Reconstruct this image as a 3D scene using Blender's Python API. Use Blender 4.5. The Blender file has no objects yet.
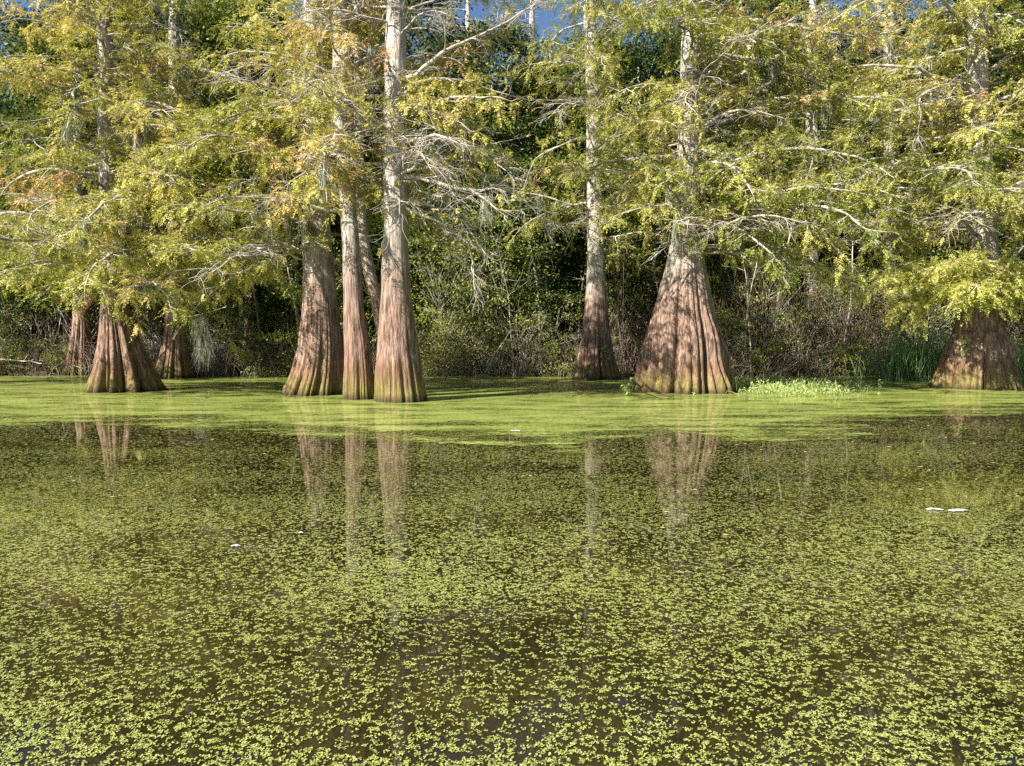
import bpy, math
import numpy as np
from math import radians, sin, cos, pi
from mathutils import Vector

rng = np.random.default_rng(11)
scene = bpy.context.scene
COL = scene.collection

# ------------------------------------------------------------------ camera
FPX, CX, CY, CAMZ = 740.0, 512.0, 383.0, 1.5
PITCH = math.atan(41.0 / FPX)
cd = bpy.data.cameras.new('camera'); cam = bpy.data.objects.new('camera', cd); COL.objects.link(cam)
cam.location = (0, 0, CAMZ); cam.rotation_euler = (radians(90) - PITCH, 0, 0)
cd.sensor_width = 36; cd.lens = FPX / 1024 * 36; cd.clip_start = 0.05; cd.clip_end = 2000
scene.camera = cam

def ray(u, v):
    a = (u - CX) / FPX; b = -(v - CY) / FPX
    f = np.array([0, cos(PITCH), -sin(PITCH)]); up = np.array([0, sin(PITCH), cos(PITCH)])
    return f + a * np.array([1, 0, 0]) + b * up
def at(u, v, Y):
    d = ray(u, v); return np.array([0, 0, CAMZ]) + d * (Y / d[1])
def on_water(u, v):
    d = ray(u, v); return np.array([0, 0, CAMZ]) + d * (-CAMZ / d[2])

# ------------------------------------------------------------------ numpy helpers
def hash2(ix, iy, s=0):
    h = (ix.astype(np.int64) * 374761393 + iy.astype(np.int64) * 668265263 + s * 2147483647 + 974634777) & 0xffffffff
    h = ((h ^ (h >> 13)) * 1274126177) & 0xffffffff
    return ((h ^ (h >> 16)) & 0xffff) / 65535.0
def vnoise(x, y, s=0):
    x = np.asarray(x, float); y = np.asarray(y, float)
    ix = np.floor(x); iy = np.floor(y); fx = x - ix; fy = y - iy
    fx = fx * fx * (3 - 2 * fx); fy = fy * fy * (3 - 2 * fy)
    a = hash2(ix, iy, s); b = hash2(ix + 1, iy, s); c = hash2(ix, iy + 1, s); d = hash2(ix + 1, iy + 1, s)
    return (a * (1 - fx) + b * fx) * (1 - fy) + (c * (1 - fx) + d * fx) * fy
def fbm(x, y, o=4, s=0):
    t = 0; a = .5; w = 0
    for k in range(o):
        t = t + a * vnoise(x * 2 ** k, y * 2 ** k, s + k * 17); w += a; a *= .5
    return t / w
def norm(a):
    return a / np.maximum(np.linalg.norm(a, axis=-1, keepdims=True), 1e-9)

def tubes(P, R, S=5):
    """P (N,K,3), R (N,K) -> verts, quads"""
    P = np.asarray(P, float); R = np.asarray(R, float); N, K, _ = P.shape
    T = norm(np.gradient(P, axis=1))
    ref = np.where(np.abs(T[:, :1, 2:3]) > .8, np.array([1., 0, 0]), np.array([0, 0, 1.]))
    n1 = norm(np.cross(T, np.broadcast_to(ref, T.shape))); n2 = np.cross(T, n1)
    th = np.arange(S) * 2 * pi / S
    V = P[:, :, None] + R[:, :, None, None] * (np.cos(th)[:, None] * n1[:, :, None] + np.sin(th)[:, None] * n2[:, :, None])
    idx = np.arange(N * K * S).reshape(N, K, S)
    a = idx[:, :-1]; b = np.roll(a, -1, 2); c = idx[:, 1:]; d = np.roll(c, -1, 2)
    F = np.stack([a, b, d, c], -1).reshape(-1, 4)
    return V.reshape(-1, 3), F

class Acc:
    def __init__(s): s.v = []; s.f = []; s.t = []; s.n = 0
    def add(s, V, F, t=None):
        s.v.append(V); s.f.append(F + s.n); s.n += len(V)
        s.t.append(np.zeros(len(V)) if t is None else t)
    def build(s, name, mat, parent=None, loc=None, smooth=True):
        V = np.concatenate(s.v) if s.v else np.zeros((0, 3)); F = np.concatenate(s.f); t = np.concatenate(s.t)
        me = raw_mesh(name, V, F, mat, t, smooth)
        o = bpy.data.objects.new(name, me); COL.objects.link(o)
        if parent: o.parent = parent
        if loc is not None: o.location = loc
        return o
def raw_mesh(name, V, F, mat, t=None, smooth=True):
    me = bpy.data.meshes.new(name); k = F.shape[1]
    me.vertices.add(len(V)); me.vertices.foreach_set('co', np.ascontiguousarray(V, np.float32).ravel())
    me.loops.add(F.size); me.loops.foreach_set('vertex_index', np.ascontiguousarray(F, np.int32).ravel())
    me.polygons.add(len(F)); me.polygons.foreach_set('loop_start', np.arange(0, F.size, k, dtype=np.int32))
    me.polygons.foreach_set('use_smooth', np.full(len(F), smooth))
    if t is not None:
        at_ = me.attributes.new('tint', 'FLOAT', 'POINT'); at_.data.foreach_set('value', t.astype(np.float32))
    me.update(calc_edges=True); me.materials.append(mat)
    return me

def tag(o, label=None, cat=None, group=None, kind=None):
    if label: o['label'] = label
    if cat: o['category'] = cat
    if group: o['group'] = group
    if kind: o['kind'] = kind
    return o
def empty(name, loc, rz=0):
    o = bpy.data.objects.new(name, None); COL.objects.link(o); o.location = loc; o.rotation_euler = (0, 0, rz)
    o.empty_display_size = .3
    return o
def copy_tree(o, parent=None):
    c = o.copy(); COL.objects.link(c); c.parent = parent
    for ch in o.children: copy_tree(ch, c)
    return c

# ------------------------------------------------------------------ materials
class NT:
    def __init__(s, name):
        s.m = bpy.data.materials.new(name); s.m.use_nodes = True; s.t = s.m.node_tree; s.t.nodes.clear()
        s.out = s.n('ShaderNodeOutputMaterial')
    def n(s, typ, **k):
        nd = s.t.nodes.new(typ)
        for a, b in k.items():
            if a[0] == '_': nd.inputs[a[1:].replace('_', ' ')].default_value = b
            else: setattr(nd, a, b)
        return nd
    def l(s, a, b): s.t.links.new(a, b)
    def noise(s, vec, scale, detail=4, rough=.6, dist=0):
        nd = s.n('ShaderNodeTexNoise'); nd.inputs['Scale'].default_value = scale; nd.inputs['Detail'].default_value = detail
        nd.inputs['Roughness'].default_value = rough; nd.inputs['Distortion'].default_value = dist
        if vec is not None: s.l(vec, nd.inputs['Vector'])
        return nd.outputs['Fac']
    def mapping(s, vec, scale):
        nd = s.n('ShaderNodeMapping'); nd.inputs['Scale'].default_value = scale; s.l(vec, nd.inputs['Vector']); return nd.outputs[0]
    def ramp(s, fac, stops):
        nd = s.n('ShaderNodeValToRGB'); cr = nd.color_ramp
        while len(cr.elements) < len(stops): cr.elements.new(.5)
        for e, (p, c) in zip(cr.elements, stops): e.position = p; e.color = (*c, 1) if len(c) == 3 else c
        s.l(fac, nd.inputs[0]); return nd.outputs[0]
    def mix(s, fac, a, b, mode='MIX'):
        nd = s.n('ShaderNodeMix', data_type='RGBA', blend_type=mode)
        for x, i in ((fac, 0), (a, 6), (b, 7)):
            if hasattr(x, 'is_output') or not isinstance(x, (int, float, tuple)): s.l(x, nd.inputs[i])
            else: nd.inputs[i].default_value = (*x, 1) if isinstance(x, tuple) else x
        return nd.outputs[2]
    def math(s, op, a, b=0, clamp=False):
        nd = s.n('ShaderNodeMath', operation=op); nd.use_clamp = clamp
        for x, i in ((a, 0), (b, 1)):
            if isinstance(x, (int, float)): nd.inputs[i].default_value = x
            else: s.l(x, nd.inputs[i])
        return nd.outputs[0]
    def range(s, x, a, b, c=0, d=1):
        nd = s.n('ShaderNodeMapRange'); nd.inputs[1].default_value = a; nd.inputs[2].default_value = b
        nd.inputs[3].default_value = c; nd.inputs[4].default_value = d; s.l(x, nd.inputs[0]); return nd.outputs[0]

def leaf_mat(name, stops, transl=.35, rough=.6, spec=.15, coat=0):
    m = NT(name); a = m.n('ShaderNodeAttribute', attribute_name='tint')
    col = m.ramp(a.outputs['Fac'], stops)
    p = m.n('ShaderNodeBsdfPrincipled'); m.l(col, p.inputs['Base Color']); p.inputs['Roughness'].default_value = rough
    p.inputs['Specular IOR Level'].default_value = spec
    p.inputs['Coat Weight'].default_value = coat; p.inputs['Coat Roughness'].default_value = .04; p.inputs['Coat IOR'].default_value = 1.4
    tr = m.n('ShaderNodeBsdfTranslucent')
    m.l(m.mix(1.0, col, (1.1, 1.05, .55), 'MULTIPLY'), tr.inputs['Color'])
    mx = m.n('ShaderNodeMixShader'); mx.inputs[0].default_value = transl
    m.l(p.outputs[0], mx.inputs[1]); m.l(tr.outputs[0], mx.inputs[2]); m.l(mx.outputs[0], m.out.inputs[0])
    return m.m

def bark_mat(name, marked=True, pale=1.0, base=((.08, .043, .03), (.50, .33, .25))):
    m = NT(name); tc = m.n('ShaderNodeTexCoord'); ob = tc.outputs['Object']
    geo = m.n('ShaderNodeNewGeometry'); sep = m.n('ShaderNodeSeparateXYZ'); m.l(geo.outputs['Position'], sep.inputs[0]); z = sep.outputs[2]
    fib = m.noise(m.mapping(ob, (9, 9, .9)), 1.6, 6, .65, .3)
    fine = m.noise(m.mapping(ob, (30, 30, 2.2)), 1.5, 4, .6)
    big = m.noise(ob, .9, 4, .6)
    blot = m.noise(ob, 3.5, 5, .7)
    col = m.ramp(fib, [(.36, base[0]), (.52, tuple(.5 * (a + b) for a, b in zip(*base))), (.66, base[1])])
    col = m.mix(m.range(fine, .35, .6, .55, 0), col, (.09, .065, .05))
    # paler, greyer bark higher up
    hi = m.math('MULTIPLY', m.range(m.math('ADD', z, m.math('MULTIPLY', m.math('SUBTRACT', big, .5), 3.0)), 2.4, 5.5), .85 * pale, True)
    grey = m.ramp(fib, [(.3, (.30, .27, .23)), (.7, (.62, .58, .50))])
    col = m.mix(hi, col, grey)
    lich = m.math('MULTIPLY', m.range(blot, .55, .62), m.range(z, 2.8, 5.0, .03, .9 * pale), True)
    col = m.mix(lich, col, (.66, .68, .58))
    if marked:
        zz = m.math('ADD', z, m.math('ADD', m.math('MULTIPLY', m.math('SUBTRACT', m.noise(m.mapping(ob, (3, 3, .5)), 1.5, 3), .5), .5), m.math('MULTIPLY', m.math('SUBTRACT', fib, .5), .35)))
        rust = m.ramp(fib, [(.3, (.09, .05, .025)), (.7, (.29, .17, .10))])
        col = m.mix(m.range(zz, 1.10, .85, 0, .75), col, rust)
        olive = m.ramp(fib, [(.3, (.10, .08, .02)), (.7, (.27, .24, .07))])
        col = m.mix(m.math('MULTIPLY', m.range(zz, .72, .3), m.range(blot, .4, .58, .25, .95)), col, olive)
        col = m.mix(m.range(z, .22, .05, 0, .85), col, (.045, .035, .018))
    p = m.n('ShaderNodeBsdfPrincipled'); m.l(col, p.inputs['Base Color']); p.inputs['Roughness'].default_value = .85
    p.inputs['Specular IOR Level'].default_value = .2
    b = m.n('ShaderNodeBump'); b.inputs['Strength'].default_value = 1.0; b.inputs['Distance'].default_value = .07
    m.l(m.math('ADD', fib, m.math('MULTIPLY', fine, .35)), b.inputs['Height']); m.l(b.outputs[0], p.inputs['Normal'])
    m.l(p.outputs[0], m.out.inputs[0]); return m.m

def plain_mat(name, c0, c1, scale=6, rough=.8, stretch=(1, 1, 1)):
    m = NT(name); tc = m.n('ShaderNodeTexCoord')
    f = m.noise(m.mapping(tc.outputs['Object'], stretch), scale, 5, .65)
    col = m.ramp(f, [(.35, c0), (.65, c1)])
    p = m.n('ShaderNodeBsdfPrincipled'); m.l(col, p.inputs['Base Color']); p.inputs['Roughness'].default_value = rough
    p.inputs['Specular IOR Level'].default_value = .2
    m.l(p.outputs[0], m.out.inputs[0]); return m.m

CYP = [(0, (.08, .12, .03)), (.3, (.19, .23, .045)), (.55, (.38, .39, .085)), (.8, (.60, .55, .17)), (.95, (.60, .44, .22)), (1, (.48, .26, .15))]
M_cyp = leaf_mat('cypress_leaf', CYP, .3)
M_gold = leaf_mat('golden_leaf', [(0, (.30, .34, .07)), (.5, (.55, .55, .15)), (1, (.72, .68, .28))], .4)
M_leaf = leaf_mat('broad_leaf', [(0, (.010, .022, .005)), (.4, (.035, .065, .012)), (.75, (.12, .175, .03)), (1, (.30, .34, .07))], .3, .55, .15)
M_bark = bark_mat('cypress_bark')
M_upper = bark_mat('limb_bark', False, 1.0, ((.2, .15, .12), (.4, .33, .28)))
M_twig = plain_mat('twig', (.17, .145, .115), (.54, .50, .43), 3)
M_dark = plain_mat('brown_stem', (.05, .035, .025), (.27, .195, .14), 2.5)
M_cane = plain_mat('cane_stem', (.025, .017, .012), (.20, .14, .10), 1.2)
M_moss = plain_mat('spanish_moss', (.20, .22, .16), (.46, .47, .37), 4)
M_reed = leaf_mat('reed_leaf', [(0, (.08, .16, .05)), (.6, (.20, .34, .12)), (1, (.50, .50, .28))], .25)
M_weed = leaf_mat('water_weed', [(0, (.20, .26, .07)), (1, (.46, .54, .22))], .3)

# water
m = NT('murky_water'); tc = m.n('ShaderNodeNewGeometry'); pos = tc.outputs['Position']
p = m.n('ShaderNodeBsdfPrincipled'); p.inputs['Roughness'].default_value = .015; p.inputs['IOR'].default_value = 1.45
m.l(m.ramp(m.noise(pos, .6, 4), [(.35, (.012, .010, .004)), (.65, (.026, .020, .006))]), p.inputs['Base Color'])
b = m.n('ShaderNodeBump'); b.inputs['Strength'].default_value = .035; b.inputs['Distance'].default_value = .01
m.l(m.noise(m.mapping(pos, (1, 1.6, 1)), 5, 3, .5), b.inputs['Height']); m.l(b.outputs[0], p.inputs['Normal'])
m.l(p.outputs[0], m.out.inputs[0]); M_water = m.m
# duckweed mat
m = NT('duckweed_mat'); tc = m.n('ShaderNodeNewGeometry'); pos = tc.outputs['Position']
n1 = m.noise(m.mapping(pos, (.5, 1.2, 1)), 1.2, 6, .7); n2 = m.noise(m.mapping(pos, (.7, 1.5, 1)), 16, 5, .8); att = m.n('ShaderNodeAttribute', attribute_name='tint').outputs['Fac']
col = m.ramp(n1, [(.3, (.14, .18, .03)), (.5, (.28, .34, .07)), (.7, (.44, .51, .13))])
col = m.mix(m.range(n2, .38, .6, .7, 0), col, (.07, .09, .015))
p = m.n('ShaderNodeBsdfPrincipled'); m.l(col, p.inputs['Base Color']); p.inputs['Roughness'].default_value = .45
b = m.n('ShaderNodeBump'); b.inputs['Strength'].default_value = .7; b.inputs['Distance'].default_value = .01
m.l(n2, b.inputs['Height']); m.l(b.outputs[0], p.inputs['Normal'])
p.inputs['Coat Weight'].default_value = .45; p.inputs['Coat Roughness'].default_value = .06; p.inputs['Coat IOR'].default_value = 1.35
tr = m.n('ShaderNodeBsdfTransparent'); mx = m.n('ShaderNodeMixShader')
hole = m.math('GREATER_THAN', m.math('ADD', m.noise(m.mapping(pos, (1, 2.2, 1)), 9, 4, .8), m.math('MULTIPLY', m.math('SUBTRACT', n1, .5), .7)), m.range(att, 0, .8, .55, .41))
m.l(hole, mx.inputs[0]); m.l(tr.outputs[0], mx.inputs[1]); m.l(p.outputs[0], mx.inputs[2]); m.l(mx.outputs[0], m.out.inputs[0]); M_mat = m.m
M_frond = leaf_mat('duckweed_frond', [(0, (.14, .17, .03)), (.5, (.345, .39, .09)), (1, (.62, .65, .25))], .1, .5, .2, .9)
M_ground = plain_mat('forest_floor', (.025, .018, .012), (.09, .065, .04), 3, .9)
M_white = plain_mat('white_scrap', (.7, .7, .68), (.85, .85, .84), 9)

# ------------------------------------------------------------------ setting
def grid(name, xs, ys, zf, mat):
    X, Y = np.meshgrid(xs, ys); Z = zf(X, Y); ny, nx = X.shape
    i = np.arange(nx * ny).reshape(ny, nx)
    F = np.stack([i[:-1, :-1], i[:-1, 1:], i[1:, 1:], i[1:, :-1]], -1).reshape(-1, 4)
    me = raw_mesh(name, np.stack([X, Y, Z], -1).reshape(-1, 3), F, mat); o = bpy.data.objects.new(name, me); COL.objects.link(o); return o
tag(grid('water', np.linspace(-400, 400, 5), np.linspace(-300, 400, 5), lambda X, Y: X * 0, M_water), 'dark brown swamp water', None, None, 'structure')
def shore(X): return 32.6 + 1.6 * (fbm(X * .25, X * 0 + 3, 3, 5) - .5) * 2 + .8 * (fbm(X * 1.2, X * 0 + 9, 2, 8) - .5) - 1.3 * np.exp(-((X - 6) / 5) ** 2)
def groundz(X, Y):
    d = Y - shore(X)
    z = np.where(d < 0, np.maximum(d * .35, -1.2), .35 * (1 - np.exp(-d / .8)) + .01 * np.clip(d, 0, 60))
    return z + .12 * (fbm(X * 1.1, Y * 1.1, 4, 2) - .5) * (d > -1)
ys = np.concatenate([np.linspace(20, 30, 8), np.linspace(30.3, 50, 90), np.linspace(52, 400, 20)])
xs = np.concatenate([np.linspace(-400, -45, 10), np.linspace(-40, 40, 180), np.linspace(45, 400, 10)])
tag(grid('ground', xs, ys, groundz, M_ground), 'dark leaf-strewn forest bank', None, None, 'structure')

# ------------------------------------------------------------------ cypress trunks
def trunk_mesh(zs, C, R, flute_top, n_rib, seed, S=220, depth=.24):
    r = np.random.default_rng(seed)
    th = np.arange(S) * 2 * pi / S
    ph = r.uniform(0, 2 * pi, 6)
    warp = th * n_rib / 2 + 1.2 * np.sin(th + ph[0]) + .9 * np.sin(2 * th + ph[1]) + .5 * np.sin(3 * th + ph[2])
    warp2 = th * (n_rib * 1.5 // 1) + 1.2 * np.sin(2 * th + ph[3]) + ph[4]
    V = np.zeros((len(zs), S, 3))
    for k, z in enumerate(zs):
        f = np.clip(1 - z / flute_top, 0, 1); A = 1.3 * depth * f ** .6 + .02
        tw = .35 * vnoise(np.full(S, z * .5), th * 1.0, seed) * f
        rib = np.abs(np.cos(warp + tw)) ** .42
        rib2 = np.abs(np.cos(warp2 + tw * 3 + z * .2)) ** .5
        lump = fbm(np.cos(th) * 1.6 + 7, np.sin(th) * 1.6 + z * 1.3, 3, seed) - .5
        rr = R[k] * (1 - A * (1 - rib) - A * .35 * (1 - rib2) + .12 * lump * (1 + f * .5))
        V[k, :, 0] = C[k][0] + rr * np.cos(th); V[k, :, 1] = C[k][1] + rr * np.sin(th); V[k, :, 2] = z
    K = len(zs); i = np.arange(K * S).reshape(K, S)
    a = i[:-1]; b = np.roll(a, -1, 1); c = i[1:]; d = np.roll(c, -1, 1)
    return V.reshape(-1, 3), np.stack([a, b, d, c], -1).reshape(-1, 4)

class Trunk: pass
def px_trunk(name, pts, H, yw=None, flute=None, n_rib=11, seed=1, depth=.24, lean=0.0, mat=None):
    """pts: (v,u,width px) from the waterline upwards, all in the plane of the trunk's base"""
    base = on_water(pts[0][1], pts[0][0]) if yw is None else at(pts[0][1], pts[0][0], yw)
    Y = base[1]; t = Trunk(); t.base = np.array([base[0], Y, 0.0])
    z = []; x = []; R = []
    for v, u, w in pts:
        q = at(u, v, Y); z.append(max(q[2], 0)); x.append(q[0] - base[0]); R.append(w / 2 / FPX * Y * 1.0)
    z[0] = 0
    if z[-1] < H:
        z.append(H); x.append(x[-1] + lean * (H - z[-2])); R.append(.05)
    z = np.array(z); x = np.array(x); R = np.array(R)
    zs = np.unique(np.concatenate([[-.5], np.linspace(0, min(4, H), 50), np.linspace(4, H, 60) if H > 4 else []]))
    def sm(zz, arr):
        f = lambda q: np.interp(q, z, arr)
        return (f(zz - .25) + f(zz) * 2 + f(zz + .25)) / 4
    Rz = sm(zs, R); Rz[zs < .25] = np.interp(zs[zs < .25], [-.5, 0, .25], [R[0] * 1.1, R[0], sm(np.array([.25]), R)[0]])
    wob = .05 * np.clip(zs, 0, 20) ** .6
    C = np.stack([sm(zs, x), wob * (vnoise(zs * .4, zs * 0, seed) - .5)], -1)
    t.root = empty(name, t.base); a = Acc(); a.add(*trunk_mesh(zs, C, Rz, flute or 3, n_rib, seed, depth=depth))
    t.trunk = a.build('trunk', mat or M_bark, t.root)
    t.zs = zs; t.C = C; t.R = Rz; t.H = H
    t.p = lambda h: np.array([np.interp(h, zs, C[:, 0]), np.interp(h, zs, C[:, 1]), h])
    return t

# ------------------------------------------------------------------ limbs, twigs, leaf sprays
def polyline(r, p0, d, L, K, wander=.25, droop=0., up=0.):
    P = [p0]; d = np.array(d, float); s = L / (K - 1)
    for k in range(K - 1):
        d = d + r.normal(0, wander, 3) * np.array([1, 1, .6]) + np.array([0, 0, up - droop * (k / K)])
        d /= np.linalg.norm(d); P.append(P[-1] + d * s)
    return np.array(P)
def lerp_line(P, t):
    k = t * (len(P) - 1); i = min(int(k), len(P) - 2); return P[i] + (P[i + 1] - P[i]) * (k - i), P[i + 1] - P[i]

def sprays(r, O, D, L, nleaf=15, ll=.085, lw=.0145, tint=None, flat=.26, sag=.2):
    """flat feathery sprays: O,D (N,3), L (N,)"""
    N = len(O); D = norm(D); Z = norm(np.array([0, 0, 1.]) + r.normal(0, flat, (N, 3)))
    S = norm(np.cross(D, Z)); Z = np.cross(S, D)
    t = (np.arange(nleaf) + .5) / nleaf; side = np.where(np.arange(nleaf) % 2 == 0, 1., -1.)
    t = np.clip(t[None] + r.normal(0, .03, (N, nleaf)), 0.02, 1)
    B = O[:, None] + D[:, None] * (L[:, None] * t)[..., None] - np.array([0, 0, 1.]) * (sag * L[:, None] * t ** 2)[..., None]
    dirv = D[:, None] * .75 + S[:, None] * side[None, :, None] * .9 + r.normal(0, .28, (N, nleaf, 3)); dirv[..., 2] -= .15
    dirv = norm(dirv); l = ll * (1.15 - .6 * t) * r.uniform(.7, 1.25, (N, nleaf))
    w = norm(np.cross(dirv, Z[:, None] + r.normal(0, .4, (N, nleaf, 3)))) * (lw * r.uniform(.7, 1.3, (N, nleaf)))[..., None]
    tip = B + dirv * l[..., None]; mid = B + dirv * (l * .45)[..., None]
    V = np.stack([B, mid + w, tip, mid - w], 2).reshape(-1, 3)
    F = np.arange(len(V)).reshape(-1, 4)
    tt = np.clip((tint[:, None] if tint is not None else .5) + r.normal(0, .07, (N, nleaf)), 0, 1)
    return V, F, np.repeat(tt.ravel(), 4)

def cypress_crown(t, seed, z0, z1, n_limb, len_lo=4.5, len_hi=1.5, dens=1.0, tint=.5, tvar=.10, bare=.08, moss=.15, avoid=None,
                  az_bias=None, leafmat=None, limb_list=(), rise=(-.05, .25), subgap=.29, thick=1.0):
    r = np.random.default_rng(seed); crown = Acc(); mossA = Acc(); first = None
    specs = []
    for i in range(n_limb):
        f = (i + r.uniform(.1, .9)) / n_limb; h = z0 + (z1 - z0) * f
        az = i * 2.4 + r.normal(0, .5)
        if az_bias is not None and r.random() < az_bias[1]: az = az_bias[0] + r.normal(0, .8)
        L = (len_lo + (len_hi - len_lo) * f) * r.uniform(.6, 1.12)
        specs.append((h, az, L, r.uniform(*rise), r.random() < bare))
    specs += list(limb_list)
    for (h, az, L, el, isbare) in specs:
        if avoid and avoid(h, az): continue
        p0 = t.p(h); rad = max(.0125 * L, .015) * thick
        P = polyline(r, p0, [cos(az), sin(az), el], L, 14, .17, .12, .0)
        A = Acc(); Rr = rad * (1 - np.linspace(0, 1, 14)) ** .8 + .006
        A.add(*tubes(P[None], Rr[None], 6))
        subs = []; sr = []; tw = []; twr = []; O = []; D = []; Ls = []; T = []
        nsub = int(L / subgap * (1.1 if isbare else 1))
        limb_t = np.clip(tint + r.normal(0, tvar), 0, .95)
        if r.random() < .03: limb_t = r.uniform(.8, .97)
        for k in range(nsub):
            tt = .1 + .9 * (k + r.random()) / nsub; q, dd = lerp_line(P, tt); dd = dd / np.linalg.norm(dd)
            sd = np.cross(dd, [0, 0, 1]) * (1 if k % 2 else -1)
            d = dd * .6 + sd * r.uniform(.5, 1.1) + np.array([0, 0, r.normal(.02, .28)])
            l = (.32 + .16 * L * (1 - tt) ** .6) * r.uniform(.6, 1.5)
            Q = polyline(r, q, norm(d), l, 7, .22, .16); subs.append(Q); sr.append(np.linspace(.014, .005, 7) * (1 + .5 * (l > .8)))
            nt = max(2, int(l / (.13 if not isbare else .075)))
            tbase = limb_t + r.normal(0, .09)
            for j in range(nt):
                t2 = .15 + .85 * (j + r.random()) / nt; q2, d2 = lerp_line(Q, t2); d2 = d2 / np.linalg.norm(d2)
                s2 = np.cross(d2, [0, 0, 1]) * (1 if j % 2 else -1)
                d3 = norm(d2 * .8 + s2 * r.uniform(.3, 1) + np.array([0, 0, r.normal(-.1, .35)])); l3 = r.uniform(.15, .42) * (1.5 if isbare else 1)
                W = polyline(r, q2, d3, l3, 4, .25, .15); tw.append(W); twr.append([.006, .0055, .0045, .003])
                if not isbare and r.random() < dens:
                    ns = int(r.integers(2, 5))
                    for s_ in range(ns):
                        q4, d4 = lerp_line(W, r.uniform(.1, .95))
                        O.append(q4); D.append(norm(norm(d4) + r.normal(0, .45, 3) + np.array([0, 0, -.12])))
                        Ls.append(r.uniform(.2, .42)); T.append(tbase + r.normal(0, .05))
                elif isbare and r.random() < .08:
                    O.append(W[-1]); D.append(d3); Ls.append(.18); T.append(.85)
        if subs: A.add(*tubes(np.array(subs), np.array(sr), 4))
        if tw: A.add(*tubes(np.array(tw), np.array(twr), 3))
        A.build('limb', M_twig, t.root)
        if O: crown.add(*sprays(r, np.array(O), np.array(D), np.array(Ls), tint=np.clip(np.array(T), 0, 1)))
        if r.random() < moss:
            for q in range(r.integers(1, 4)):
                c, _ = lerp_line(P, r.uniform(.15, .9)); mossA = Acc(); add_moss(mossA, r, c, r.uniform(.25, .8), r.integers(25, 60)); mossA.build('spanish_moss', M_moss, t.root)
    if crown.v: crown.build('crown', leafmat or M_cyp, t.root, smooth=False)

def add_moss(A, r, c, L, n):
    P = []; R = []
    for k in range(n):
        p = c + r.normal(0, 1, 3) * np.array([.06, .06, .08]); l = L * r.uniform(.4, 1.1)
        P.append(polyline(r, p, [r.normal(0, .06), r.normal(0, .06), -1], l, 7, .07)); R.append(np.array([.004, .008, .008, .007, .006, .004, .001]))
    A.add(*tubes(np.array(P), np.array(R), 3))

# ------------------------------------------------------------------ front cypresses
PI = pi
t1 = px_trunk('cypress_tree', [(391, 127, 76), (375, 125, 62), (350, 121, 45), (325, 117, 32), (305, 114, 24), (260, 112, 19), (150, 108, 15), (60, 104, 13), (0, 100, 12)], 15, flute=2.8, n_rib=7, seed=3, depth=.42)
tag(t1.root, 'flared dark bald cypress alone at the left, reddish buttress half in shade', 'tree', 'front bald cypresses standing in the water')
cypress_crown(t1, 101, 2.9, 14, 62, 5.4, 3.0, tint=.6, az_bias=(-1.57,.3), limb_list=[(h, a, 5.8, -.02, False) for h, a in [(3.3, -.3), (3.8, -.7), (4.5, -.1), (5.2, -.5), (6, -.9), (6.6, -.2), (7.5, -.5), (8.5, -.3), (4.0, -2.4), (5.0, -2.8), (9.5, -.4)]])

t2 = px_trunk('cypress_tree', [(394, 313, 66), (375, 318, 56), (350, 321, 46), (315, 321, 36), (270, 319, 30), (230, 317, 26), (150, 314, 20), (60, 312, 17), (0, 311, 15)], 15, flute=2.6, n_rib=12, seed=5, depth=.2)
tag(t2.root, 'left trunk of the cypress clump, rusty fluted base, pale trunk hung with moss', 'tree', 'front bald cypresses standing in the water')
cypress_crown(t2, 102, 3.4, 14, 50, 3.9, 2.6, tint=.58, az_bias=(-2.2,.4), limb_list=[(h, a, 4.6, -.02, False) for h, a in [(4.2, -2.9), (4.8, -2.5), (5.5, 3.0), (6.3, -2.7), (7.3, -2.9), (8.3, -2.5)]], bare=.2, moss=.4)

t3 = px_trunk('cypress_tree', [(399, 359, 34), (380, 359, 31), (350, 358, 27), (315, 354, 21), (260, 352, 18), (215, 349, 16), (120, 343, 17), (40, 340, 15), (0, 339, 14)], 15, flute=2.2, n_rib=9, seed=7, depth=.16)
tag(t3.root, 'slender middle trunk of the cypress clump, leaning slightly left', 'tree', 'front bald cypresses standing in the water')
cypress_crown(t3, 103, 4.8, 14, 36, 3.4, 2.4, tint=.68, az_bias=(-1.8,.3), bare=.3, moss=.2)

t4 = px_trunk('cypress_tree', [(401, 401, 54), (385, 400, 50), (360, 398, 44), (330, 397, 37), (300, 396, 31), (260, 395, 26), (215, 395, 23), (120, 394, 21), (40, 395, 20), (0, 396, 19)], 16, flute=1.8, n_rib=10, seed=9, depth=.13)
tag(t4.root, 'tall straight right trunk of the cypress clump with green-brown waterline band', 'tree', 'front bald cypresses standing in the water')
cypress_crown(t4, 104, 4.9, 15, 46, 3.8, 2.6, tint=.70, bare=.4, moss=.12, subgap=.3,
              limb_list=[(5.6, -.35, 4.6, -.05, True), (5.0, -.2, 3.6, -.3, True), (6.4, -.5, 4.4, .0, True), (7.2, -.1, 4.2, .05, True), (8, -.6, 4.4, .1, True), (6.0, -1.3, 2.6, .0, True), (6.8, .3, 3.8, -.1, True), (7.6, -1, 3.6, .1, False), (5.4, .2, 3.2, -.1, True), (5.9, .1, 4.6, .12, True), (4.9, -1.2, 2.2, .1, True), (5.4, 2.9, 2.4, .3, True)])

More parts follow.
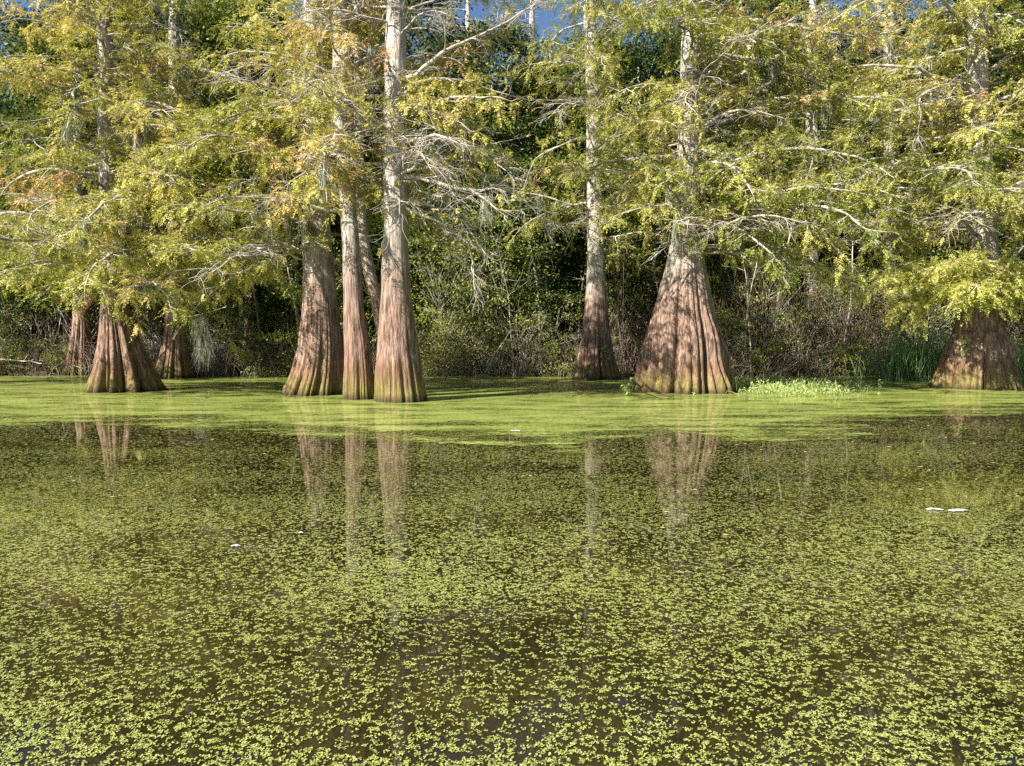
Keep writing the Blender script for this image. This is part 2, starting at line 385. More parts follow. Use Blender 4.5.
t5 = px_trunk('cypress_tree', [(397, 384, 24), (350, 381, 17), (325, 376, 15), (275, 363, 13), (240, 356, 12), (180, 351, 10), (60, 350, 9)], 13, flute=1.5, n_rib=7, seed=11, depth=.1)
t5.root.location.y += 1.1
tag(t5.root, 'thin leaning trunk squeezed behind and between the two taller clump trunks', 'tree', 'front bald cypresses standing in the water')
cypress_crown(t5, 105, 6, 12, 10, 2.4, 1.6, tint=.5, bare=.3)

t6 = px_trunk('cypress_tree', [(379, 597, 54), (365, 596, 42), (345, 596, 33), (320, 596, 26), (290, 596, 20), (260, 596, 17), (170, 594, 15), (80, 592, 13), (0, 589, 12)], 19, flute=3.2, n_rib=7, seed=13, depth=.38)
tag(t6.root, 'narrow dark cypress with shaded flared base left of the widest cone trunk', 'tree', 'front bald cypresses standing in the water')
cypress_crown(t6, 106, 5.0, 18, 58, 4.4, 2.8, tint=.5, az_bias=(-1.3,.35), bare=.2, moss=.15)

t7 = px_trunk('cypress_tree', [(391, 684, 108), (378, 684, 99), (350, 684, 82), (320, 684, 66), (290, 684, 50), (265, 685, 38), (235, 686, 28), (200, 687, 24), (130, 688, 20), (60, 690, 17), (0, 691, 15)], 16, flute=4.2, n_rib=13, seed=15, depth=.26)
tag(t7.root, 'widest cypress with huge cone-shaped fluted pink-brown buttress right of centre', 'tree', 'front bald cypresses standing in the water')
cypress_crown(t7, 107, 4.2, 15, 66, 4.9, 3.2, tint=.52, az_bias=(-1.25,.42), avoid=lambda h, a: h < 6.2 and abs((a + 2.53 + pi) % (2 * pi) - pi) < .6 and (h * 7.3) % 1 < .5, bare=.12, moss=.15,
              limb_list=[(4.4, -.9, 3.6, .0, True), (4.2, -.5, 3.8, -.12, False), (4.4, -2.4, 3.2, 0, False)] + [(h, a, 6.2, .0, False) for h, a in [(4.8, -.3), (5.3, -.6), (5.9, -.1), (6.5, -.4), (7.2, -.7), (8.0, -.2), (9, -.5), (10, -.3), (11, -.6)]])

t8 = px_trunk('cypress_tree', [(388, 976, 82), (375, 976, 74), (350, 978, 60), (325, 979, 42), (300, 981, 32), (250, 983, 26), (200, 982, 22), (100, 978, 19), (0, 980, 17)], 16, flute=2.8, n_rib=14, seed=17, depth=.22)
tag(t8.root, 'squat cone cypress base at far right under golden foliage, white upper trunk', 'tree', 'front bald cypresses standing in the water')
cypress_crown(t8, 108, 4.4, 15, 60, 5.4, 3.4, tint=.58, az_bias=(-1.3,.4), avoid=lambda h, a: h < 6.5 and abs((a + 2.53 + pi) % (2 * pi) - pi) < .6 and (h * 7.3) % 1 < .5, moss=.08, limb_list=[(h, a, 6.0, .0, False) for h, a in [(5.2, -2.9), (5.7, -2.5), (6.4, -2.8), (7.1, -2.4), (7.9, -2.9), (8.8, -2.6), (9.8, -2.8), (11, -2.5)]])
# the low golden bough of that tree
gold = Trunk(); gold.root = t8.root; gold.p = t8.p
def gold_bough():
    r = np.random.default_rng(77)
    A = Acc(); C = Acc(); O = []; D = []; Ls = []; T = []
    for (az, L, h, el) in [(-2.55, 3.6, 3.0, .12), (-2.1, 3.0, 2.8, .15), (-1.7, 2.4, 3.1, .15), (-1.2, 2.6, 3.0, .15), (-.7, 3.0, 3.1, .15), (-2.8, 3.0, 3.2, .1), (-2.0, 2.6, 3.4, .1), (-1.4, 2.6, 3.5, .1), (-.4, 2.6, 3.2, .1), (-2.4, 3.4, 3.6, .12), (-1.9, 3.0, 3.8, .1), (-1.0, 2.8, 3.7, .1), (-2.9, 3.4, 3.5, .1), (-1.5, 2.2, 2.9, .2), (-2.3, 4.0, 3.3, .14), (-2.6, 4.6, 3.4, .12), (-2.85, 4.6, 3.1, .14), (-2.45, 4.4, 2.9, .16)]:
        P = polyline(r, t8.p(h), [cos(az), sin(az), el], L, 12, .12, .14)
        A.add(*tubes(P[None], (np.linspace(.045, .008, 12))[None], 6)); subs = []; sr = []
        for k in range(int(L / .12)):
            q, dd = lerp_line(P, .15 + .85 * r.random()); dd = norm(dd); sd = np.cross(dd, [0, 0, 1]) * r.choice([-1, 1])
            Q = polyline(r, q, norm(dd * .6 + sd * r.uniform(.4, 1) + np.array([0, 0, r.normal(-.05, .3)])), r.uniform(.4, 1.0), 6, .2, .2)
            subs.append(Q); sr.append(np.linspace(.01, .003, 6))
            for s_ in range(13):
                q4, d4 = lerp_line(Q, r.random()); O.append(q4); D.append(norm(norm(d4) + r.normal(0, .6, 3))); Ls.append(r.uniform(.18, .36)); T.append(r.normal(.5, .2))
        A.add(*tubes(np.array(subs), np.array(sr), 4))
    A.build('limb', M_twig, t8.root)
    C.add(*sprays(r, np.array(O), np.array(D), np.array(Ls), 16, .085, .0135, np.clip(np.array(T), 0, 1))); o = C.build('low_bough', M_gold, t8.root, smooth=False)
    o['label'] = 'golden yellow low foliage hanging in front of the base'
gold_bough()

# ------------------------------------------------------------------ second row and off-frame cypresses
def back_cyp(u, v, w, H, label, seed, z0, n=64, L=4.9, tint=.5, top=None, Y=None, dens=.9, bare=.1, moss=.1, group='cypresses in the second row'):
    pts = [(v, u, w), (v - 18, u, w * .72), (v - 45, u + 1, w * .5), (v - 90, u, w * .38), (40, (top or u), w * .3)]
    t = px_trunk('cypress_tree', pts, H, yw=Y, flute=2.6, n_rib=9, seed=seed, depth=.28)
    tag(t.root, label, 'tree', group); cypress_crown(t, seed + 500, z0, H - .5, n, L, 2.0, tint=tint, dens=dens, bare=bare, moss=moss, az_bias=(-1.57, .45)); return t
back_cyp(80, 375, 34, 17, 'shadowed cypress set back in the brush left of the flared left cypress', 21, 3.6, tint=.45)
back_cyp(174, 378, 40, 17, 'shadowed reddish cypress base set back just right of the left cypress', 22, 3.2, tint=.5)
back_cyp(812, 373, 34, 20, 'cypress hidden deep in the cane thicket right of the cone trunk', 23, 5.5, n=62, L=5.6, tint=.4)
back_cyp(890, 374, 30, 20, 'cypress behind the tall green reeds', 24, 6.0, n=54, L=5, tint=.4)
back_cyp(250, 374, 24, 20, 'cypress in the brush between the left cypress and the clump', 25, 4.0, n=50, L=4.6, tint=.42)
back_cyp(468, 373, 20, 19, 'cypress among green shrubs right of the clump', 26, 7.5, n=26, L=3.4, tint=.45, bare=.4)
back_cyp(532, 372, 22, 20, 'cypress behind the dark gap between the clump and the narrow cypress', 29, 8.5, n=34, L=3.8, tint=.42, bare=.3)
back_cyp(-70, 384, 60, 16, 'cypress at the left edge of the photo, only its boughs showing', 27, 3.0, n=56, L=5.0, tint=.5)
back_cyp(1130, 386, 60, 16, 'cypress past the right edge of the photo, only its boughs showing', 28, 3.4, n=56, L=5.0, tint=.5)

# ------------------------------------------------------------------ broadleaf trees
def kites(r, P, D, l, w, tint):
    n = len(P); D = norm(D); Z = norm(np.array([0, -.25, 1.]) + r.normal(0, .55, (n, 3))); S = norm(np.cross(D, Z)) * w[:, None]
    mid = P + D * (l * .5)[:, None]; tip = P + D * l[:, None]
    V = np.stack([P, mid + S, tip, mid - S], 1).reshape(-1, 3)
    return V, np.arange(len(V)).reshape(-1, 4), np.repeat(tint, 4)
def broadleaf(name, seed, H, rad, zc, nclump, leaves, ll=.10, stems=1, sx=1.0, twig_mat=None, tint=(.45, .2), trunk_r=None):
    r = np.random.default_rng(seed); root = empty(name, (0, 0, 0)); crown = Acc(); O = []
    tops = []
    for s in range(stems):
        d = np.array([r.normal(0, .25 if stems > 1 else .04), r.normal(0, .25 if stems > 1 else .04), 1.])
        p0 = np.array([r.normal(0, .12), r.normal(0, .12), -.2]) * (1 if stems > 1 else 0)
        P = polyline(r, p0, norm(d), H * r.uniform(.75, .95), 12, .09); tops.append(P)
        rr = trunk_r or (.02 * H / (1 if stems == 1 else 2)); A = Acc()
        A.add(*tubes(P[None], np.linspace(rr, rr * .15, 12)[None], 8)); A.build('trunk' if stems == 1 else 'stem', twig_mat or M_upper, root)
    br = []; brr = []; cl = []
    for k in range(nclump):
        P = tops[k % stems]; th = r.uniform(0, 2 * pi); ph = r.uniform(-1, 1); q = r.uniform(.45, 1) ** .6
        zc_ = zc * H; c = np.array([rad * q * cos(th) * math.sqrt(1 - ph * ph * .8), rad * q * sin(th) * math.sqrt(1 - ph * ph * .8), zc_ + ph * (H - zc_) * .95])
        c[:2] += lerp_line(P, np.clip(c[2] / H, 0, 1))[0][:2]
        a, _ = lerp_line(P, np.clip((c[2] / H) - r.uniform(.08, .25), .05, .95)); mid = (a + c) / 2 + r.normal(0, .12 * rad, 3)
        br.append(np.array([a, a * .6 + mid * .4, mid, mid * .5 + c * .5, c])); brr.append(np.array([.03, .024, .018, .012, .005]) * H / 12); cl.append(c)
    B = Acc(); B.add(*tubes(np.array(br), np.array(brr), 4))
    cl = np.array(cl); n = nclump * leaves; ci = np.repeat(cl, leaves, 0); cs = np.repeat(r.uniform(.35, .8, nclump) * rad / 2.6, leaves)
    off = r.normal(0, .85, (n, 3)) * np.array([1, 1, .42]); P = ci + off * cs[:, None]
    # twigs in every clump
    tw = []
    for c, s in zip(cl, r.uniform(.3, .7, nclump)):
        for j in range(6): tw.append(polyline(r, c, norm(r.normal(0, 1, 3) * np.array([1, 1, .5])), s * rad / 2.6, 5, .3))
    B.add(*tubes(np.array(tw), np.tile(np.linspace(.008, .003, 5), (len(tw), 1)), 3)); B.build('branch_work', twig_mat or M_twig, root)
    ct = np.repeat(r.normal(tint[0], tint[1], nclump), leaves); D = off * .6 + r.normal(0, .7, (n, 3)) + np.array([0, 0, -.3])
    crown.add(*kites(r, P, D, ll * r.uniform(.6, 1.3, n), ll * .26 * r.uniform(.7, 1.3, n), np.clip(ct + r.normal(0, .1, n), 0, 1)))
    crown.build('crown', M_leaf, root, smooth=False)
    return root
protos = [broadleaf('broadleaf_tree', 300 + i, H, rad, zc, nc, 300, .19, tint=(tt, .28)) for i, (H, rad, zc, nc, tt) in enumerate(
    [(18, 3.6, .58, 190, .4), (16, 3.2, .52, 170, .55), (20, 3.8, .62, 200, .35), (13, 3.0, .55, 140, .6)])]
used = set()
def place(plist, i, loc, rz, sc, label, cat, group):
    o = plist[i]
    if (id(plist), i) in used: o = copy_tree(o)
    used.add((id(plist), i)); o.location = loc; o.rotation_euler = (0, 0, rz); o.scale = (sc,) * 3; tag(o, label, cat, group); return o
def gz(x, y): return float(groundz(np.array([x]), np.array([y]))[0])
r = np.random.default_rng(5)
zone = lambda x, Y: ('behind the left cypress' if x < -Y * .42 else 'behind the brush left of the cypress clump' if x < -Y * .25 else 'behind the cypress clump' if x < -Y * .1 else
    'behind the green shrubs at centre' if x < Y * .06 else 'behind the narrow dark cypress' if x < Y * .17 else 'behind the wide cone cypress' if x < Y * .3 else
    'behind the cane thicket' if x < Y * .5 else 'behind the far right cypress')
rows = [(37, 3.4, .86), (43, 3.8, 1.0), (51, 4.6, 1.12), (60, 5.5, 1.2)]
for ri, (Y, step, sc) in enumerate(rows):
    x = -.82 * Y - r.uniform(0, 2)
    while x < .82 * Y:
        yy = Y + r.normal(0, 1.2); i = int(r.integers(0, 4)); u = CX + x / yy * FPX
        s = sc * r.uniform(.95, 1.2)
        if 425 < u < 560 or 755 < u < 800: s *= .9
        if u < 60: s *= .85
        place(protos, i, (x, yy, gz(x, yy) - .1), r.uniform(0, 6.28), s,
              ('tall dark green broadleaf tree ' if ri < 2 else 'distant green tree crown ') + zone(x, yy), 'tree', 'broadleaf trees of the wood behind the cypresses')
        x += step * r.uniform(.75, 1.25)

# ------------------------------------------------------------------ shrubs
sh = [broadleaf('shrub', 400 + i, H, rad, .5, nc, lv, .11, stems=st, twig_mat=M_dark if i % 2 else M_twig, tint=(tt, .2), trunk_r=.02) for i, (H, rad, nc, lv, st, tt) in enumerate(
    [(3.6, 1.5, 60, 70, 5, .82), (2.6, 1.4, 50, 60, 6, .92), (5.4, 1.8, 90, 75, 4, .88), (1.5, 1.0, 36, 50, 6, .85), (3.4, 1.4, 46, 28, 6, .7)])]
zone2 = lambda u: ('at the left edge' if u < 60 else 'between the left cypress and the set-back cypress' if u < 200 else 'left of the cypress clump' if u < 300 else
    'just right of the cypress clump' if u < 480 else 'left of the narrow dark cypress' if u < 580 else 'behind the cone cypress' if u < 740 else
    'in the cane thicket' if u < 870 else 'by the tall reeds' if u < 950 else 'right of the far right cypress')
def put_shrub(u, dy, i, sc):
    x = (u - CX) / FPX * 33.; y = float(shore(np.array([x]))[0]) + dy
    x = (u - CX) / FPX * y
    nm = ['tall leafy shrub', 'bushy bright green shrub', 'very tall green shrub', 'low bright green shrub', 'thin sparse shrub'][i]
    place(sh, i, (x, y, gz(x, y) - .05), r.uniform(0, 6.28), sc, nm + ' on the bank ' + zone2(u), 'shrub', 'shrubs along the bank')
for u, dy, i, sc in [(10, .4, 3, 1), (40, 2, 4, 1.1), (65, .2, 3, .8), (150, 1.2, 4, 1), (225, .6, 4, 1), (275, -.1, 1, .8), (262, 1.5, 0, 1),
                     (432, .1, 1, 1), (450, 1.2, 2, 1.1), (480, .3, 0, 1.1), (500, 1.8, 2, 1.25), (428, 1.8, 2, 1.3), (520, .2, 4, .9), (470, 2.8, 2, 1.5),
                     (548, 1.2, 0, 1.0), (560, .3, 3, 1), (640, 1.8, 4, 1.1), (745, .8, 0, .8), (770, 1.8, 2, 1), (765, 0.1, 3, .9), (820, 1.5, 4, 1.2), (800, .6, 4, 1.0), (838, .2, 3, 1), (825, 1.8, 2, .8), (715, 2.0, 2, .9), (610, 1.6, 4, 1.0), (850, .6, 3, .8),
                     (870, 2.2, 2, 1.1), (905, 2, 0, 1.1), (930, 1.2, 2, 1), (1010, 1.5, 0, 1), (1040, .5, 1, 1), (-20, .8, 0, 1), (1080, 1, 2, 1), (-60, 1, 2, 1), (330, 2.0, 2, 1.1), (370, 1.8, 0, 1.2)]:
    put_shrub(u, dy, i, sc)

# ------------------------------------------------------------------ saplings: thin pale stems
def sapling(seed, H, rad, mat, lean=.06, twn=14):
    r = np.random.default_rng(seed); root = empty('sapling', (0, 0, 0)); P = polyline(r, np.array([0, 0, -.2]), norm(np.array([r.normal(0, lean), r.normal(0, lean), 1])), H, 14, .05)
    A = Acc(); A.add(*tubes(P[None], np.linspace(rad, rad * .25, 14)[None], 7))
    T = []
    for k in range(twn):
        q, _ = lerp_line(P, r.uniform(.2, 1)); T.append(polyline(r, q, norm(np.array([r.normal(), r.normal(), r.uniform(-.1, .9)])), r.uniform(.3, 1.3), 7, .25))
    A.add(*tubes(np.array(T), np.tile(np.linspace(.009, .003, 7), (twn, 1)), 4)); A.build('stem', mat, root); return root
sp = [sapling(600 + i, H, rd, mt, ln) for i, (H, rd, mt, ln) in enumerate([(7, .04, M_upper, .05), (5, .03, M_twig, .12), (9, .06, M_upper, .04), (4, .03, M_dark, .2), (6, .045, M_dark, .1)])]
for k in range(44):
    u = [r.uniform(500, 680), r.uniform(-20, 320), r.uniform(740, 1040), r.uniform(420, 560)][k % 4]; i = int(r.integers(0, 5))
    x = (u - CX) / FPX * 33.; y = float(shore(np.array([x]))[0]) + r.uniform(-.3, 4); x = (u - CX) / FPX * y
    nm = ['straight pale grey sapling', 'slanting pale sapling', 'tall pale young tree stem', 'short crooked brown sapling', 'bare brown sapling'][i]
    place(sp, i, (x, y, gz(x, y)), r.uniform(0, 6.28), r.uniform(.8, 1.2), nm + ' ' + zone2(u), 'sapling', 'saplings along the bank')

# ------------------------------------------------------------------ brushwood and cane thickets (uncountable)
def thicket(name, label, n, u0, u1, d0, d1, hmin, hmax, mat, lean, wander, rad, seed):
    r = np.random.default_rng(seed); P = []; R = []
    for k in range(n):
        u = r.uniform(u0, u1); x = (u - CX) / FPX * 33.5; y = float(shore(np.array([x]))[0]) + r.uniform(d0, d1)
        h = r.uniform(hmin, hmax) * (.5 + .8 * float(vnoise(np.array([x * .7]), np.array([y]), seed)[0]))
        P.append(polyline(r, np.array([x, y, max(gz(x, y), -.1) - .05]), norm(np.array([r.normal(0, lean), r.normal(0, lean), 1])), h, 9, wander, .12)); R.append(np.linspace(1, .3, 9) * rad * r.uniform(.5, 1.5))
    A = Acc(); A.add(*tubes(np.array(P), np.array(R), 4)); return tag(A.build(name, mat, None), label, 'brush', None, 'stuff')
thicket('brushwood', 'tangled bare brown twigs along the whole bank', 4200, -60, 1090, -.7, 3.5, .8, 3.8, M_dark, .5, .2, .012, 31)
thicket('cane_thicket', 'dense upright brown canes behind and right of the wide cone cypress', 1700, 600, 900, .3, 5.0, 2.2, 5.5, M_cane, .14, .07, .016, 32)
thicket('dead_twigs', 'pale dry twigs tangled along the water edge', 1500, -40, 1080, -.8, 2.0, .5, 3.0, M_twig, .6, .22, .008, 33)

# ------------------------------------------------------------------ reeds and water plants
def reeds(u0, u1, Y, n, h, label, seed):
    r = np.random.default_rng(seed); V = []; T = []
    c = np.array([((u0 + u1) / 2 - CX) / FPX * Y, Y, 0]); hw = (u1 - u0) / 2 / FPX * Y
    P = []; W = []
    for k in range(n):
        p = np.array([r.uniform(-hw, hw), r.uniform(-.7, .7), -.05]); L = h * r.uniform(.6, 1.1)
        P.append(polyline(r, p, norm(np.array([r.normal(0, .18), r.normal(0, .18), 1])), L, 9, .06, .28 * r.random())); W.append(r.uniform(.012, .024))
    P = np.array(P); W = np.array(W); T_ = norm(np.gradient(P, axis=1)); az = r.uniform(0, 2 * pi, n); S = np.stack([np.cos(az), np.sin(az), az * 0], -1)[:, None]
    wv = (W[:, None] * np.array([.7, 1, 1, 1, .9, .75, .55, .3, .02]))[..., None] * S
    V = np.stack([P - wv, P + wv], 2).reshape(n, 18, 3); q = np.arange(8)
    f = np.stack([2 * q, 2 * q + 1, 2 * q + 3, 2 * q + 2], -1); F = (f[None] + (np.arange(n) * 18)[:, None, None]).reshape(-1, 4)
    A = Acc(); A.add(V.reshape(-1, 3), F, np.repeat(np.clip(r.normal(.45, .25, n), 0, 1), 18)); o = A.build('reed_clump', M_reed, None, c); return tag(o, label, 'reeds', 'reed clumps')
reeds(880, 955, 29.0, 420, 2.3, 'tall green strap-leaved reeds left of the far right cypress', 41)
reeds(1000, 1050, 28.5, 220, 1.9, 'green reeds at the right edge beside the far right cypress', 42)
reeds(855, 890, 30.6, 60, 1.2, 'thin sparse arching reeds at the end of the cane thicket', 43)
def weeds():
    r = np.random.default_rng(51); n = 950; u = r.normal(793, 32, n); v = r.normal(388, 4.2, n); pts = np.array([on_water(a, np.clip(b, 379, 397)) for a, b in zip(u, v)])
    P = []
    for q in pts: P.append(polyline(r, q, norm(np.array([r.normal(0, .6), r.normal(0, .6), .8])), r.uniform(.1, .42), 5, .3))
    P = np.array(P); A = Acc(); A.add(*tubes(P, np.tile([.008, .007, .006, .005, .003], (n, 1)), 3), np.full(n * 15, .4))
    k = np.repeat(np.arange(n), 5); q = P[k, r.integers(1, 5, len(k))]
    A.add(*kites(r, q, r.normal(0, 1, (len(k), 3)), r.uniform(.05, .13, len(k)), r.uniform(.012, .024, len(k)), r.uniform(0, 1, len(k))))
    tag(A.build('water_plants', M_weed, None, smooth=False), 'bright green water plants sprawling on the duckweed right of the cone cypress', 'water plants', None, 'stuff')
weeds()
def sprig(name, u, v, Y, n, size, label, cat, up=False):
    r = np.random.default_rng(int(u)); c = at(u, v, Y); root = empty(name, c); A = Acc(); L = Acc()
    P = [polyline(r, np.zeros(3), norm(np.array([r.normal(0, .3), -.3, 1 if up or k % 2 else -.6])), size * r.uniform(.5, 1), 6, .15) for k in range(n)]
    A.add(*tubes(np.array(P), np.tile(np.linspace(.008, .003, 6), (n, 1)), 4)); A.build('stem', M_weed, root)
    k = np.repeat(np.arange(n), 9); q = np.array(P)[k, r.integers(1, 6, len(k))]
    L.add(*kites(r, q, r.normal(0, 1, (len(k), 3)) + np.array([0, -.5, 0]), r.uniform(.08, .15, len(k)), r.uniform(.03, .05, len(k)), r.uniform(0, 1, len(k)))); L.build('foliage', M_weed, root, smooth=False)
    tag(root, label, cat)
sprig('vine', 685, 347, t7.base[1] - .95, 8, .45, 'small green plant growing from a groove of the wide cone cypress', 'plant')
sprig('vine', 606, 352, t6.base[1] - .55, 6, .4, 'small green plant growing on the narrow dark cypress base', 'plant')
sprig('vine', 962, 346, t8.base[1] - .85, 6, .35, 'small leafy vine sprig on the far right cypress base', 'plant')
c = on_water(626, 396); sprig('arrowhead_plant', 626, 395, c[1], 5, .55, 'small upright green plant in open duckweed left of the cone cypress', 'plant', True)
# moss column left of the clump
def moss_curtain(u, v, Y, L, label):
    r = np.random.default_rng(int(u)); c = at(u, v, Y); root = empty('moss_curtain', c); A = Acc()
    for k in range(14): add_moss(A, r, r.normal(0, .16, 3) * np.array([1, .6, 1.6]) - np.array([0, 0, .1]), L * r.uniform(.5, 1), 40)
    A.build('moss_strands', M_moss, root); B = Acc(); B.add(*tubes(np.array([polyline(r, np.array([-.9, .1, .2]), np.array([1., 0, .02]), 2.0, 8, .1)]), np.full((1, 8), .02), 5)); B.build('branch', M_twig, root); tag(root, label, 'moss')
moss_curtain(201, 322, 29.5, 1.6, 'pale grey curtain of hanging moss between the left cypress and the clump')
moss_curtain(120, 232, t1.base[1] - .9, .7, 'pale hanging moss in front of the left cypress trunk')
# fallen sticks
for (ua, va, ub, vb, Y, rad, lab) in [(0, 360, 96, 371, 29.2, .03, 'long pale fallen branch at the water edge left of the left cypress'),
                                    (856, 352, 905, 371, 30.2, .03, 'pale dead stick slanting into the water below the reeds'),
                                    (483, 380, 512, 330, 30.5, .03, 'forked pale stick rising from the water right of the clump'),
                                    (700, 372, 752, 366, 30.4, .025, 'pale stick lying behind the cone cypress'),
                                    (152, 372, 186, 322, 29.5, .04, 'slanting bare brown branch leaning beside the set-back cypress'),
                                    (622, 380, 624, 245, 29.6, .014, 'thin straight upright pale pole left of the cone cypress')]:
    a = at(ua, va, Y); b_ = at(ub, vb, Y - .6 if ub < 620 else Y); n = 10; tt = np.linspace(0, 1, n)[:, None]; P = a + (b_ - a) * tt
    rr = np.random.default_rng(int(ua)); w = 0 if ua == 622 else .05; P = P + rr.normal(0, w, P.shape); P[:, 2] += (0 if ua == 622 else .12) * np.sin(tt[:, 0] * pi)
    A = Acc(); A.add(*tubes((P - a)[None], np.linspace(rad, rad * .4, n)[None], 6))
    if w:
        T = [polyline(rr, P[rr.integers(2, 9)] - a, norm(rr.normal(0, 1, 3)), rr.uniform(.4, .9), 6, .2) for _ in range(5)]
        A.add(*tubes(np.array(T), np.tile(np.linspace(.012, .004, 6), (5, 1)), 4))
    tag(A.build('fallen_branch' if w else 'pole', M_twig if ua != 152 else M_dark, None, a), lab, 'branch' if w else 'pole')

# ------------------------------------------------------------------ duckweed: solid mat
def mat_front(X, Y):
    """>0 where the floating mat is closed"""
    t = X / np.maximum(Y, 1)      # bearing-like coordinate, turned into the shoreline of the mat
    edge = np.interp(X, [-14, -9.6, -8.1, -6.1, -3.7, -1.7, -.2, .7, 1.8, 3.4, 5.5, 8.3, 12.2, 16], [14, 13.9, 14.6, 14.4, 12.9, 11.4, 11.2, 11.2, 12.3, 13.4, 14.2, 15.9, 17.6, 18])
    edge = edge - 1.2 + 3.2 * (fbm(X * .55, Y * .5, 5, 63) - .5) + 1.2 * (fbm(X * 1.5, Y * 3, 4, 64) - .5)
    n = fbm(X * .22, Y * 1.5, 5, 61) - .5
    f = (Y - edge) / 1.6 + n * 3.0
    streak = fbm(X * .35 + 9, Y * 2.2, 5, 67) - .5
    f = np.where((Y > edge), np.maximum(f, 0.15 + (Y - edge) * .12) + np.minimum(0, streak * 3.2 + .55), f - .1)
    return f
dx, dy = .07, .07
X, Y = np.meshgrid(np.arange(-27, 27, dx), np.arange(9.5, 33.8, dy))
m_ = (mat_front(X, Y) > 0) & (Y < shore(X) + .2) & (np.abs(X) < Y * .85 + 1)
jy, jx = np.meshgrid(np.arange(9.5, 33.8 + dy, dy)[:X.shape[0] + 1], np.arange(-27, 27 + dx, dx)[:X.shape[1] + 1], indexing='ij')
jx = jx + rng.uniform(-.03, .03, jx.shape); jy = jy + rng.uniform(-.03, .03, jy.shape)
iy, ix = np.nonzero(m_); W_ = jx.shape[1]
F = np.stack([iy * W_ + ix, iy * W_ + ix + 1, (iy + 1) * W_ + ix + 1, (iy + 1) * W_ + ix], -1)
FT = np.clip(mat_front(jx, jy) / 2.0, 0, 1).ravel()
uq, inv = np.unique(F, return_inverse=True)
V = np.stack([jx.ravel()[uq], jy.ravel()[uq], np.full(len(uq), .006)], -1)
me = raw_mesh('duckweed_mat', V, inv.reshape(F.shape), M_mat, FT[uq]); o = bpy.data.objects.new('duckweed_mat', me); COL.objects.link(o)
tag(o, 'bright green closed duckweed mat round the tree bases', 'duckweed', None, 'stuff')

# loose fronds
def fronds():
    r = np.random.default_rng(71); Vs = []; Ts = []
    K = 820000
    # sample distance with density ~ D / s(D)^2
    Dg = np.linspace(1.3, 19, 400); s = np.maximum(.0039, .0010 * Dg); pdf = Dg / s ** 2; cdf = np.cumsum(pdf); cdf /= cdf[-1]
    D = np.interp(r.random(K), cdf, Dg); A = r.uniform(-.82, .82, K); Y = D; X = A * D
    cov = fbm(X * 1.1, Y * 1.1, 4, 81); fine = fbm(X * 40, Y * 52, 3, 91)
    dens = .185 + .36 * (cov - .5) + 1.5 * (fine - .5) + .42 * (fbm(X * .35, Y * 1.6, 3, 95) - .5)
    far = np.interp(Y, [1.3, 4, 8, 11, 14, 19], [.0, .01, -.05, -.12, -.19, -.19]); dens = dens + far
    keep = (dens > r.random(K) * .55) ; X = X[keep]; Y = Y[keep]; n = len(X)
    s = np.maximum(.0039, .0010 * Y); tb = r.normal(.52, .17, n)
    for q in range(3):   # three leaves per plant
        a = r.uniform(0, 2 * pi, n); off = (0 if q == 0 else 1.15) * s
        cx_ = X + np.cos(a) * off; cy_ = Y + np.sin(a) * off; rs = s * r.uniform(.55, 1.1, n)
        th = np.arange(6) * pi / 3; tilt = r.normal(0, .16, (n, 2)); b = r.uniform(0, pi, n); e = r.uniform(.55, .9, n)
        lx = rs[:, None] * np.cos(th); ly = (rs * e)[:, None] * np.sin(th)
        px = lx * np.cos(b)[:, None] - ly * np.sin(b)[:, None]; py = lx * np.sin(b)[:, None] + ly * np.cos(b)[:, None]
        fl = np.minimum(1, (2.0 / Y) ** 2)[:, None]; pz = (px * tilt[:, :1] + py * tilt[:, 1:] + .004 + .003 * q + np.abs(r.normal(0, .002, (n, 1)))) * fl
        Vs.append(np.stack([cx_[:, None] + px, cy_[:, None] + py, np.maximum(pz, .0012)], -1).reshape(-1, 3)); Ts.append(np.repeat(np.clip(tb + r.normal(0, .15, n), 0, 1), 6))
    V = np.concatenate(Vs); me = raw_mesh('duckweed', V, np.arange(len(V)).reshape(-1, 6), M_frond, np.concatenate(Ts), False)
    o = bpy.data.objects.new('duckweed', me); COL.objects.link(o); tag(o, 'loose scattered duckweed fronds floating over dark open water', 'duckweed', None, 'stuff'); print('fronds', n)
fronds()
def litter():
    r = np.random.default_rng(99); n = 2600; Y = r.uniform(5, 30, n); X = Y * r.uniform(-.8, .8, n); P = np.stack([X, Y, np.full(n, .011)], -1)
    a = r.uniform(0, 2 * pi, n); D = np.stack([np.cos(a), np.sin(a), a * 0], -1); S = np.stack([-np.sin(a), np.cos(a), a * 0], -1)
    l = (r.uniform(.02, .05, n) + .0025 * Y)[:, None]; w = l * r.uniform(.08, .22, n)[:, None]
    V = np.stack([P, P + D * l * .5 + S * w + [0, 0, .004], P + D * l + [0, 0, .002], P + D * l * .5 - S * w], 1).reshape(-1, 3)
    me = raw_mesh('leaf_litter', V, np.arange(len(V)).reshape(-1, 4), M_lit, np.repeat(r.random(n), 4), False); o = bpy.data.objects.new('leaf_litter', me); COL.objects.link(o)
    tag(o, 'fallen cypress leaves scattered on the duckweed', 'leaf litter', None, 'stuff')
M_lit = leaf_mat('fallen_leaf', [(0, (.10, .05, .02)), (.6, (.26, .15, .06)), (1, (.50, .42, .18))], .1)
litter()
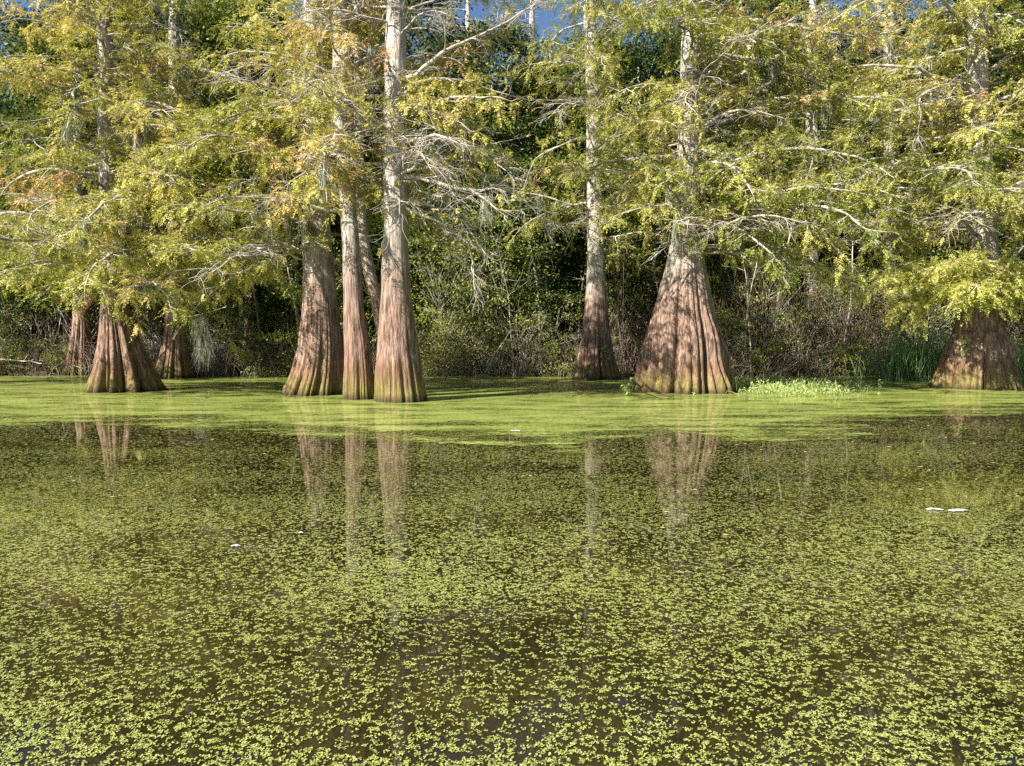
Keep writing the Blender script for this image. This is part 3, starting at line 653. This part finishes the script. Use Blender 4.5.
# floating white scraps
def scrap(u, v, L, label):
    c = on_water(u, v); r = np.random.default_rng(int(u)); n = 14; X, Y = np.meshgrid(np.linspace(-L / 2, L / 2, n), np.linspace(-.16 * L, .16 * L, 6))
    k = 1 - .85 * (2 * np.abs(X) / L) ** 2; Y = Y * k * (1 + .3 * np.sin(X / L * 14)); Z = .008 + .02 * fbm(X * 20 + 5, Y * 30 + 5, 3, int(u)) * k - .1 * np.abs(Y)
    i = np.arange(n * 6).reshape(6, n); F = np.stack([i[:-1, :-1], i[:-1, 1:], i[1:, 1:], i[1:, :-1]], -1).reshape(-1, 4)
    o = bpy.data.objects.new('floating_scrap', raw_mesh('floating_scrap', np.stack([X, Y, Z], -1).reshape(-1, 3), F, M_white)); COL.objects.link(o)
    md = o.modifiers.new('Solidify', 'SOLIDIFY'); md.thickness = .004; o.location = c; o.rotation_euler = (0, 0, r.uniform(-.3, .3)); tag(o, label, 'debris', 'white scraps floating on the water')
scrap(935, 510, .15, 'left half of the pair of white scraps floating at the right')
scrap(958, 511.3, .18, 'right half of the pair of white scraps floating at the right')
scrap(236, 547, .07, 'small white scrap floating at the left of the pond')
scrap(301, 534, .04, 'tiny white fleck floating below the cypress clump')
scrap(516, 431, .16, 'thin white scrap at the front edge of the duckweed mat')

# ------------------------------------------------------------------ light
SAZ, SEL = radians(50), radians(38)
S = Vector((-sin(SAZ) * cos(SEL), -cos(SAZ) * cos(SEL), sin(SEL)))
sd = bpy.data.lights.new('sun', 'SUN'); sd.energy = 5; sd.angle = radians(.5); sd.color = (1, .93, .82)
so = bpy.data.objects.new('sun', sd); COL.objects.link(so); so.rotation_euler = S.to_track_quat('Z', 'Y').to_euler()
w = bpy.data.worlds.new('World'); scene.world = w; w.use_nodes = True; nt = w.node_tree
sky = nt.nodes.new('ShaderNodeTexSky'); sky.sky_type = 'NISHITA'; sky.sun_disc = False; sky.ozone_density = 5; sky.dust_density = .2; sky.sun_elevation = SEL; sky.sun_rotation = math.atan2(S.x, S.y)
bg = nt.nodes['Background']; nt.links.new(sky.outputs[0], bg.inputs[0]); bg.inputs[1].default_value = .05
vs = scene.view_settings; vs.view_transform = 'Standard'; vs.look = 'None'; vs.exposure = 1.5; vs.gamma = 1
scene.cycles.max_bounces = 6; scene.cycles.transparent_max_bounces = 6; scene.cycles.diffuse_bounces = 2; scene.cycles.glossy_bounces = 3
scene.cycles.transmission_bounces = 2
scene.cycles.use_denoising = False
